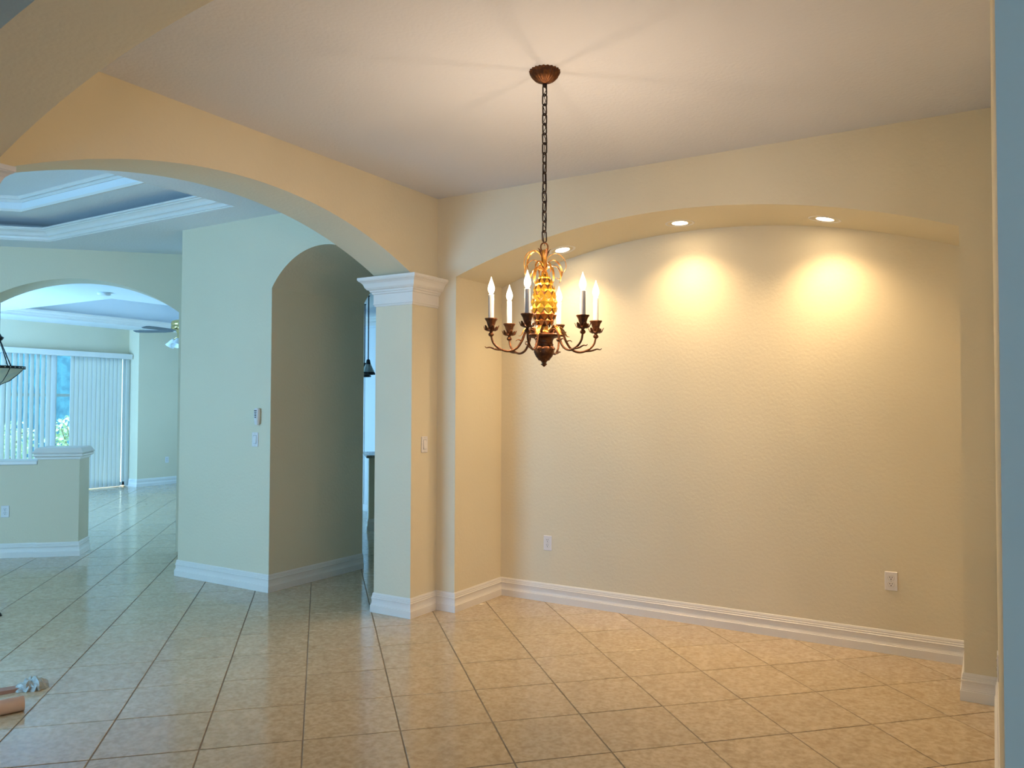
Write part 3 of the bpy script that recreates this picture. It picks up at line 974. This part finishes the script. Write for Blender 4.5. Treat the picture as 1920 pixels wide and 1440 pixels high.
# neck, plate, lower urn and finial
MB().lathe([(0.014, 1.880), (0.018, 1.872), (0.021, 1.862), (0.017, 1.852), (0.020, 1.842), (0.030, 1.836), (0.036, 1.832)], 24).build('neck', M_GILT, chd)
MB().lathe([(0.030, 1.838), (0.066, 1.834), (0.074, 1.829), (0.074, 1.824), (0.066, 1.819), (0.045, 1.812), (0.040, 1.802), (0.040, 1.790),
            (0.043, 1.786), (0.043, 1.780), (0.038, 1.776)], 32).build('arm_plate', M_BRONZE, chd)
prof = [(0.038, 1.780), (0.046, 1.774), (0.048, 1.764), (0.046, 1.748), (0.038, 1.730), (0.026, 1.716), (0.014, 1.708), (0.009, 1.704)]
mb = MB().lathe(prof, 30)
for i in range(4):
    t = (i + 0.5) / 4; r = 0.0475 - 0.020 * t * t - 0.008 * t; zz = 1.772 - 0.056 * t; nc = 11
    for k in range(nc):
        a = 2 * PI * (k + (0.5 if i % 2 else 0)) / nc; c, s = math.cos(a), math.sin(a)
        er = Vector((c, s, 0)); et = Vector((-s, c, 0)); ez = Vector((0, 0, 1))
        b0 = er * r * 0.95 + ez * zz; wv = 2 * PI * r / nc * 0.5; hh = 0.012
        vv = [b0 + ez * hh, b0 + et * wv, b0 - ez * hh, b0 - et * wv]; tip = b0 + er * 0.008
        mb.add(vv + [tip], [(0, 1, 4), (1, 2, 4), (2, 3, 4), (3, 0, 4)])
mb.build('lower_urn', M_BRONZE, chd)
MB().lathe([(0.006, 1.709), (0.013, 1.704), (0.009, 1.699), (0.015, 1.695), (0.009, 1.690), (0.006, 1.686), (0.002, 1.683)], 14,
           flute=lambda a, i: 1 + 0.15 * math.cos(5 * a) * (i == 3)).build('finial', M_BRONZE, chd)

# six arms; each carries cup, candle sleeve and flame bulb
AR = 0.2455
arm_ctrl = [(0.034, 1.822), (0.046, 1.846), (0.068, 1.853), (0.088, 1.838), (0.104, 1.800), (0.128, 1.766), (0.165, 1.752), (0.205, 1.762), (0.235, 1.788), (AR, 1.824)]
ap = smooth_path(arm_ctrl, 36)
for k in range(6):
    th = math.radians(-17 + 60 * k)
    ang = CAMANG + th
    c, s = math.cos(ang), math.sin(ang)
    P3 = lambda r, z: (r * c, r * s, z)
    mb = MB()
    mb.tube([P3(r, z) for r, z in ap], [0.0062 - 0.0014 * i / len(ap) for i in range(len(ap))], 8)
    tail = smooth_path([(0.195, 1.758), (0.225, 1.760), (0.250, 1.768), (0.266, 1.766), (0.274, 1.772)], 12)
    mb.tube([P3(r, z) for r, z in tail], [0.0055 - 0.0042 * i / (len(tail) - 1) for i in range(len(tail))], 7)
    sc_ = smooth_path([(0.068, 1.853), (0.056, 1.858), (0.050, 1.850), (0.055, 1.843)], 9)
    mb.tube([P3(r, z) for r, z in sc_], 0.0038, 7)
    tw_ = smooth_path([(0.104, 1.800), (0.122, 1.806), (0.132, 1.798)], 8)
    mb.tube([P3(r, z) for r, z in tw_], [0.0042 - 0.003 * i / (len(tw_) - 1) for i in range(len(tw_))], 6)
    arm = mb.build('arm', M_BRONZE if k != 3 else M_BRONZE, chd)
    # acanthus leaf at the shoulder
    leaf([(0.050, 0.0), (0.072, 0.012), (0.094, -0.004), (0.108, -0.030), (0.120, -0.034)], ang, 1.856, 0.024, 'shoulder_leaf', M_GILT, arm)
    cen = (AR * c, AR * s, 0)
    MB().lathe([(0.004, 1.816), (0.011, 1.821), (0.013, 1.827), (0.010, 1.833), (0.006, 1.837), (0.010, 1.841), (0.012, 1.846), (0.009, 1.852)], 14, cen).build('socket_ball', M_BRONZE, arm)
    # leafy drip pan: petals turned up
    mb = MB()
    for q in range(6):
        a2 = 2 * PI * q / 6 + 0.3
        pts = [(cen[0] + r * math.cos(a2), cen[1] + r * math.sin(a2), zz) for r, zz in ((0.006, 1.846), (0.016, 1.843), (0.026, 1.848), (0.033, 1.862), (0.037, 1.866))]
        ribbon(mb, pts, [0.012, 0.018, 0.020, 0.013, 0.004], (-math.sin(a2), math.cos(a2), 0))
    mb.build('drip_leaves', M_BRONZE, arm)
    prof = [(0.008, 1.852), (0.013, 1.860), (0.017, 1.872), (0.020, 1.884), (0.026, 1.894), (0.029, 1.899), (0.026, 1.9), (0.015, 1.893), (0.0135, 1.889)]
    MB().lathe(prof, 36, cen, flute=lambda a, i: 1 + (0.07 if i >= 2 else 0) * math.cos(9 * a)).build('candle_cup', M_BRONZE, arm)
    MB().lathe([(0.0120, 1.889), (0.0124, 1.893), (0.0124, 2.004), (0.0116, 2.007), (0.006, 2.0075)], 18, cen).build('candle_sleeve', M_SLEEVE, arm)
    bprof = [(0.0065, 2.006), (0.0075, 2.010), (0.0125, 2.018), (0.0158, 2.028), (0.0162, 2.036), (0.0140, 2.048), (0.0100, 2.060), (0.0060, 2.071), (0.0030, 2.080), (0.0012, 2.088)]
    MB().lathe(bprof, 16, cen).build('bulb', M_BULB, arm)
    l = bpy.data.lights.new('candle_light', 'POINT'); l.energy = 12.4; l.color = (1.0, 0.73, 0.48); l.shadow_soft_size = 0.011
    lo = bpy.data.objects.new('candle_light', l); S.collection.objects.link(lo); lo.parent = chd; lo.location = (cen[0], cen[1], 2.036)

# ------------------------------------------------------------------ recessed lights in the niche soffit
for X, lb in ((-2.665, 'lit round recessed light partly behind the chandelier leaves'), (-1.772, 'lit round recessed light at the top of the niche arch'),
              (-0.852, 'lit round recessed light nearest the right end of the niche')):
    Yl = 5.08
    z = za_n(X); dz = (za_n(X + 0.01) - za_n(X - 0.01)) / 0.02
    th = math.atan(dz)
    t = thing('recessed_light', lb, 'recessed light', (X, Yl, z), 0, 'recessed lights in the niche soffit', (0, -th, 0))
    MB().lathe([(0.074, 0.012), (0.078, 0.000), (0.094, -0.003), (0.098, -0.0015), (0.098, 0.004), (0.074, 0.02)], 40).build('trim_ring', M_TRIM, t)
    MB().lathe([(0.001, -0.0005), (0.045, -0.0008), (0.0765, 0.001), (0.0765, 0.006), (0.001, 0.006)], 40).build('lens', M_LENS, t)
    l = bpy.data.lights.new('recessed_spot', 'SPOT'); l.energy = 56; l.color = (1.0, 0.69, 0.37)
    l.spot_size = math.radians(128); l.spot_blend = 1.0; l.shadow_soft_size = 0.06
    lo = bpy.data.objects.new('recessed_spot', l); S.collection.objects.link(lo); lo.parent = t; lo.location = (0, 0, -0.012)
    lo.rotation_euler = (0, th, 0)
    l = bpy.data.lights.new('recessed_flood', 'AREA'); l.shape = 'DISK'; l.size = 0.14; l.energy = 0.9; l.color = (1.0, 0.72, 0.42)
    lo = bpy.data.objects.new('recessed_flood', l); S.collection.objects.link(lo); lo.parent = t; lo.location = (0, 0, -0.010)

# ------------------------------------------------------------------ outlets, switches, controls


def wall_frame(loc, normal):
    """euler for a fitting whose local -Y faces the room and Z is up"""
    return (0, 0, math.atan2(normal[1], normal[0]) + PI / 2)


def outlet(label, loc, normal):
    t = thing('wall_outlet', label, 'outlet', loc, 0, 'white duplex outlets', wall_frame(loc, normal))
    MB().bbox(-0.036, 0.036, -0.0065, 0.0, -0.0575, 0.0575, 0.003).build('plate', M_PLASTIC, t)
    for zc in (0.0195, -0.0195):
        pts = []
        for k in range(20):
            a = 2 * PI * k / 20
            pts.append((0.0172 * math.cos(a), max(-0.0132, min(0.0132, 0.0172 * math.sin(a)))))
        mb = MB(); n = 20
        mb.add([(x, -0.0065, zc + z) for x, z in pts] + [(x, -0.0085, zc + z) for x, z in pts],
               [(k, (k + 1) % n, n + (k + 1) % n, n + k) for k in range(n)] + [tuple(range(n, 2 * n))])
        r = mb.build('receptacle', M_PLASTIC, t)
        gp = MB().add([(x * 1.09, -0.0067, zc + z * 1.1) for x, z in pts], [tuple(range(20))]).build('receptacle_gap', M_BEIGE, r)
        m2 = MB()
        m2.box(-0.0082, -0.0048, -0.0092, -0.008, zc + 0.001, zc + 0.009)
        m2.box(0.0048, 0.0082, -0.0092, -0.008, zc + 0.002, zc + 0.009)
        q = [(0.0033 * math.cos(2 * PI * k / 10), 0.0033 * math.sin(2 * PI * k / 10)) for k in range(10)]
        m2.add([(x, -0.0092, zc - 0.0065 + z) for x, z in q], [tuple(range(10))])
        m2.build('slots', M_SLOT, r)
    MB().lathe([(0.0032, 0), (0.003, 0.0015), (0.001, 0.002)], 10).build('screw', M_SCREW, t)
    sc = t.children[-1]; sc.rotation_euler = (PI / 2, 0, 0); sc.location = (0, -0.0065, 0)
    return t


outlet('white duplex outlet low on the niche wall left of centre', (-2.920, YN, 0.448), (0, -1))
outlet('white duplex outlet low at the right end of the niche wall', (-0.528, YN, 0.440), (0, -1))
outlet('white outlet at the left frame edge on the half wall', gpt(-2.99, 0.020, 0.452), (c45, -c45))
outlet('faint pale outlet on the far family room wall', (-13.25, 9.27, 0.459), (1, 0))
outlet('outlet plate on the right wall, seen edge-on', (0.0205, 3.9, 0.42), (-1, 0))


def rocker(label, loc, normal):
    t = thing('light_switch', label, 'switch', loc, 0, 'white rocker switches', wall_frame(loc, normal))
    MB().bbox(-0.036, 0.036, -0.0065, 0.0, -0.0585, 0.0585, 0.003).build('plate', M_PLASTIC, t)
    MB().box(-0.0182, 0.0182, -0.0068, -0.006, -0.0345, 0.0345).build('rocker_gap_shade', M_SLOT, t)  # dark sheet stands in for the shade round the rocker
    mb = MB()
    mb.add([(-0.0165, -0.0065, -0.033), (0.0165, -0.0065, -0.033), (0.0165, -0.0065, 0.033), (-0.0165, -0.0065, 0.033),
            (-0.0155, -0.0130, -0.0325), (0.0155, -0.0130, -0.0325), (0.0155, -0.0075, 0.0325), (-0.0155, -0.0075, 0.0325)],
           [(4, 5, 6, 7), (0, 1, 5, 4), (1, 2, 6, 5), (2, 3, 7, 6), (3, 0, 4, 7)])
    mb.build('rocker', M_PLASTIC, t)
    for zc in (0.048, -0.048):
        MB().lathe([(0.0028, 0), (0.0026, 0.0012), (0.001, 0.0016)], 10).build('screw', M_SCREW, t)
        sc = t.children[-1]; sc.rotation_euler = (PI / 2, 0, 0); sc.location = (0, -0.0065, zc)
    return t


rocker('white rocker switch on the warm lit side of the column', (XL + 0.0015, 4.548, 1.220), (1, 0))
rocker('white rocker switch on the pale hall wall below the remote', (-5.135, YC, 1.220), (0, -1))

rm = thing('remote_control', 'white handheld remote in a beige wall cradle on the hall wall', 'remote', (-5.093, YC, 1.408), 0, None, wall_frame(0, (0, -1)))
MB().bbox(-0.018, 0.022, -0.016, 0.0, -0.060, 0.064, 0.004).build('cradle', M_BEIGE, rm)
mb = MB()
sec = [(-0.068, 0.012, 0.030), (-0.060, 0.017, 0.036), (-0.02, 0.022, 0.040), (0.03, 0.025, 0.041), (0.058, 0.024, 0.038), (0.068, 0.018, 0.030)]
v = []
for z, hw_, dp in sec:
    v += [(-hw_, -0.014, z), (hw_, -0.014, z), (hw_, -dp + 0.006, z), (hw_ * 0.7, -dp, z), (-hw_ * 0.7, -dp, z), (-hw_, -dp + 0.006, z)]
F = []
for i in range(len(sec) - 1):
    for k in range(6):
        F.append((i * 6 + k, i * 6 + (k + 1) % 6, (i + 1) * 6 + (k + 1) % 6, (i + 1) * 6 + k))
F += [tuple(range(6)), tuple(range(6 * (len(sec) - 1), 6 * len(sec)))]
mb.add(v, F).build('handset', M_PLASTIC, rm)
hs_ = rm.children[-1]
for k in range(5):
    MB().bbox(-0.014 + 0.001 * k, 0.014 - 0.001 * k, -0.0425, -0.039, 0.046 - 0.014 * k, 0.053 - 0.014 * k, 0.001).build('button', M_SLOT, hs_)

# ------------------------------------------------------------------ family room fan, pendant lamp, detector
FX, FY = -11.25, 8.11
fan = thing('ceiling_fan', 'brass ceiling fan with slate blades and bell shades in the family room', 'ceiling fan', (FX, FY, 0))
MB().lathe([(0.065, 3.32), (0.065, 3.29), (0.03, 3.25), (0.012, 3.245), (0.012, 2.88), (0.03, 2.87)], 20).build('downrod', M_BRASS, fan)
MB().lathe([(0.04, 2.885), (0.10, 2.875), (0.155, 2.855), (0.165, 2.84), (0.165, 2.80), (0.16, 2.79), (0.165, 2.78), (0.165, 2.735), (0.15, 2.715), (0.09, 2.70), (0.07, 2.66), (0.065, 2.60), (0.04, 2.58)], 32).build('motor_housing', M_BRASS, fan)
fan_px = YAW + math.radians(-22.9)
for k in range(5):
    a = math.radians(209 + 72 * k)
    c, s = math.cos(a), math.sin(a)
    mb = MB()
    v = []
    outl = [(0.15, 0.025), (0.24, 0.05), (0.30, 0.065), (0.60, 0.075), (0.74, 0.070), (0.79, 0.045)]
    for r, w_ in outl:
        for sg in (-1, 1):
            for dz in (0, 0.007):
                y_ = sg * w_
                v.append((r * c - y_ * s, r * s + y_ * c, 2.69 + 0.17 * y_ + dz))
    F = []
    m_ = len(outl)
    for i in range(m_ - 1):
        p, q = 4 * i, 4 * (i + 1)
        F += [(p, p + 2, q + 2, q), (p + 1, q + 1, q + 3, p + 3), (p, q, q + 1, p + 1), (p + 2, p + 3, q + 3, q + 2)]
    F += [(0, 1, 3, 2), (4 * m_ - 4, 4 * m_ - 2, 4 * m_ - 1, 4 * m_ - 3)]
    mb.add(v, F).build('blade', M_BLADE, fan)
for k in range(4):
    a = math.radians(28 + 90 * k); c, s = math.cos(a), math.sin(a)
    e = MB().tube([(0.03 * c, 0.03 * s, 2.60), (0.08 * c, 0.08 * s, 2.60), (0.12 * c, 0.12 * s, 2.575), (0.14 * c, 0.14 * s, 2.55)], 0.010, 8)
    e = e.build('light_arm', M_BRASS, fan)
    mb = MB().lathe([(0.022, 0.02), (0.028, 0.0), (0.040, -0.03), (0.052, -0.07), (0.070, -0.11), (0.074, -0.118), (0.070, -0.114), (0.045, -0.06), (0.02, -0.01)], 20,
                    flute=lambda a_, i: 1 + (0.03 if i > 3 else 0) * math.cos(8 * a_))
    o = mb.build('shade', M_FROST, e); o.location = (0.145 * c, 0.145 * s, 2.548); o.rotation_euler = Vector((0.6 * c, 0.6 * s, -1)).to_track_quat('-Z', 'Y').to_euler()

pl = thing('bowl_pendant', 'leaded glass bowl pendant hung on dark rods at the left frame edge', 'pendant lamp', (-9.033, 4.290, 0))
for k in range(8):
    a0 = 2 * PI * k / 8; a1 = 2 * PI * (k + 1) / 8
    mb = MB()
    g = 0.012
    Pn = lambda r, a, z: (r * math.cos(a), r * math.sin(a), z)
    rows = [(0.245, 1.880), (0.19, 1.82), (0.11, 1.75), (0.03, 1.712)]
    v = []
    for r, z in rows:
        v += [Pn(r, a0 + g, z), Pn(r, a1 - g, z)]
    v += [(x * 0.985, y * 0.985, z + 0.004) for x, y, z in v]
    F = []
    for i in range(3):
        F += [(2 * i, 2 * i + 1, 2 * i + 3, 2 * i + 2), (8 + 2 * i, 8 + 2 * i + 2, 8 + 2 * i + 3, 8 + 2 * i + 1)]
        F += [(2 * i, 2 * i + 2, 8 + 2 * i + 2, 8 + 2 * i), (2 * i + 1, 9 + 2 * i, 11 + 2 * i, 2 * i + 3)]
    mb.add(v, F).build('glass_panel', M_STAIN, pl)
    MB().tube([Pn(0.248, a0, 1.882), Pn(0.193, a0, 1.82), Pn(0.112, a0, 1.748), Pn(0.025, a0, 1.708)], 0.004, 6).build('lead_rib', M_LEAD, pl)
mb = MB().lathe([(0.240, 1.878), (0.253, 1.878), (0.253, 1.906), (0.240, 1.906)], 48); mb.build('rim_band', M_LEAD, pl)
for k in range(40):
    a = 2 * PI * k / 40
    pass
mb = MB()
for k in range(32):
    a = 2 * PI * k / 32; c, s = math.cos(a), math.sin(a)
    mb.add([(0.2545 * c - s * x, 0.2545 * s + c * x, 1.892 + z) for x, z in ((-0.008, 0), (0, -0.006), (0.008, 0), (0, 0.006))], [(0, 1, 2, 3)])
mb.build('rim_jewels', M_STAIN, pl)
MB().lathe([(0.02, 1.715), (0.03, 1.705), (0.015, 1.69), (0.01, 1.675), (0.003, 1.668)], 14).build('bottom_knob', M_LEAD, pl)
for k in range(3):
    a = CAMANG + 1.2 + 2 * PI * k / 3
    MB().tube([(0.21 * math.cos(a), 0.21 * math.sin(a), 1.9), (0.02 * math.cos(a), 0.02 * math.sin(a), 2.19)], 0.006, 6).build('hanging_rod', M_BLACK, pl)
MB().lathe([(0.02, 2.17), (0.045, 2.20), (0.05, 2.215), (0.03, 2.225), (0.012, 2.26), (0.010, 2.85), (0.06, 2.855), (0.06, 2.87)], 16).build('stem', M_BLACK, pl)

sd = MB().lathe([(0.075, 0.0), (0.078, -0.02), (0.060, -0.034), (0.03, -0.036), (0.001, -0.036)], 28).build('smoke_detector', M_SMOKE)
sd.location = (-9.27, 5.59, ZF); tag(sd, 'round white smoke detector on the family room ceiling', 'smoke detector')

# ------------------------------------------------------------------ kitchen bar and pendants glimpsed through the passage
bar = thing('bar_counter', 'white kitchen bar with stone top glimpsed beyond the passage', 'bar counter', (-6.375, 7.175, 0), PI / 4)
# local x to the right along the front, y away from the camera
MB().box(0, 2.2, 0, 0.14, 0, 0.872).build('front_panel', M_WALL, bar)
MB().box(0.02, 2.2, 0.14, 0.62, 0, 0.872).build('cabinet_body', M_CAB, bar)
MB().bbox(-0.04, 2.24, -0.10, 0.66, 0.872, 0.906, 0.006).build('counter_top', M_COUNTER, bar)
sweep(MB(), BASE_PROF, [(2.2, 0), (0, 0), (0, 0.14)]).build('baseboard', M_TRIM, bar)
tc_ = thing('tall_cabinet', 'tall white kitchen cabinet with crown glimpsed behind the pendants', 'cabinet', (-7.35, 8.45, 0))
MB().box(-0.75, 0.75, 0.02, 0.62, 0, 2.64).build('body', M_CAB, tc_)
for k in range(3):
    x0 = -0.745 + 0.497 * k
    d_ = MB().bbox(x0, x0 + 0.49, -0.002, 0.02, 0.10, 2.60, 0.004).build('door', M_CAB, tc_)
    MB().bbox(x0 + 0.43, x0 + 0.445, -0.03, -0.002, 1.0, 1.14, 0.002).build('handle', M_SCREW, d_)
sweep(MB(), CROWN2, [(0.75, 0.62), (0.75, 0.02), (-0.75, 0.02), (-0.75, 0.62)], z0=2.63).build('crown', M_TRIM, tc_)
kp = []
for i, (x, y, lb) in enumerate(((-6.62, 7.42, 'small black pendant lamp over the kitchen bar, nearer of two'), (-7.22, 8.02, 'small black pendant lamp half hidden behind the passage edge'))):
    t = thing('kitchen_pendant', lb, 'pendant lamp', (x, y, 0), 0, 'pendants over the kitchen bar')
    MB().tube([(0, 0, 2.86), (0, 0, 2.05)], 0.007, 8).build('rod', M_BLACK, t)
    MB().lathe([(0.016, 2.87), (0.016, 2.862), (0.008, 2.858)], 16).build('canopy', M_BLACK, t)
    MB().lathe([(0.010, 2.075), (0.022, 2.065), (0.028, 2.03), (0.034, 2.01)], 12).build('socket_cap', M_BLACK, t)
    MB().lathe([(0.034, 2.012), (0.078, 1.915), (0.074, 1.915), (0.030, 2.008)], 8, smooth=False).build('glass_shade', M_STAIN2, t)
    MB().lathe([(0.076, 1.918), (0.088, 1.896), (0.086, 1.882), (0.072, 1.880), (0.070, 1.915)], 8, smooth=False).build('shade_band', M_LEAD, t)
# header and cornice over the bar


# ------------------------------------------------------------------ debris on the floor at the left frame edge
tb_ = thing('paper_roll', 'pinkish paper roll lying on the floor at the left frame edge', 'paper roll', (-4.075, 2.085, 0), 0, None, (0, 0, 0))
d = Vector((-4.075 + 4.30, 2.085 - 1.60, 0)).normalized()
ax = Vector((-0.30, -0.95, 0)).normalized()
ctr = Vector((0, 0, 0.036))
mb = MB(); n_ = 24
L_ = 0.75
sd_ = Vector((-ax.y, ax.x, 0))
v = []
for (q, r) in ((0, 0.030), (0.0, 0.036), (L_, 0.036), (L_, 0.030)):
    for k in range(n_):
        a = 2 * PI * k / n_
        v.append(ctr + ax * q + sd_ * r * math.cos(a) + Vector((0, 0, r * math.sin(a))))
F = []
for i in range(3):
    for k in range(n_): F.append((i * n_ + k, i * n_ + (k + 1) % n_, (i + 1) * n_ + (k + 1) % n_, (i + 1) * n_ + k))
for k in range(n_): F.append((3 * n_ + k, 3 * n_ + (k + 1) % n_, (k + 1) % n_, k))
mb.add(v, F, True)
mb.build('tube', M_PINK, tb_)
ps = thing('wrapped_strip', 'reddish strip in crumpled clear plastic on the floor behind the paper roll', 'packaging', (-4.36, 2.26, 0))
ax2 = Vector((-0.42, -0.91, 0)).normalized(); s2 = Vector((-ax2.y, ax2.x, 0))
mb = MB()
v = []
for q in (-0.02, 0.7):
    for (a, z) in ((-0.03, 0), (0.03, 0), (0.03, 0.018), (-0.03, 0.018)): v.append(ax2 * q + s2 * a + Vector((0, 0, z)))
mb.add(v, [(0, 1, 2, 3), (4, 7, 6, 5), (0, 4, 5, 1), (1, 5, 6, 2), (2, 6, 7, 3), (3, 7, 4, 0)]).build('strip', M_REDWOOD, ps)
rw = random.Random(11)
mb = MB(); nu, nv = 14, 9
v = []
for i in range(nu):
    t = i / (nu - 1)
    q = -0.085 + 0.15 * t
    wdt = 0.020 + 0.045 * math.sin(PI * min(1, 0.12 + t * 0.8)) ; hgt = 0.008 + 0.046 * math.sin(PI * min(1, 0.1 + t * 0.85))
    for j in range(nv):
        a = PI * j / (nv - 1)
        f = 1 + rw.uniform(-0.22, 0.22)
        v.append(ax2 * q + s2 * wdt * math.cos(a) * f + Vector((0, 0, 0.0015 + max(0.0, hgt * math.sin(a) * f))))
F = [(i * nv + j, i * nv + j + 1, (i + 1) * nv + j + 1, (i + 1) * nv + j) for i in range(nu - 1) for j in range(nv - 1)]
F += [tuple(i * nv for i in range(nu)) + tuple(i * nv + nv - 1 for i in range(nu - 1, -1, -1))]
mb.add(v, F).build('plastic_wrap', M_WRAP, ps)
bt = MB().lathe([(0.030, 0), (0.034, 0.008), (0.026, 0.02), (0.012, 0.026), (0.001, 0.027)], 9, flute=lambda a, i: 1 + 0.2 * math.sin(3 * a + i)).build('dark_scrap', M_DARKBIT)
bt.location = (-6.03, 2.89, 0); tag(bt, 'small black scrap on the floor at the left frame edge', 'debris')
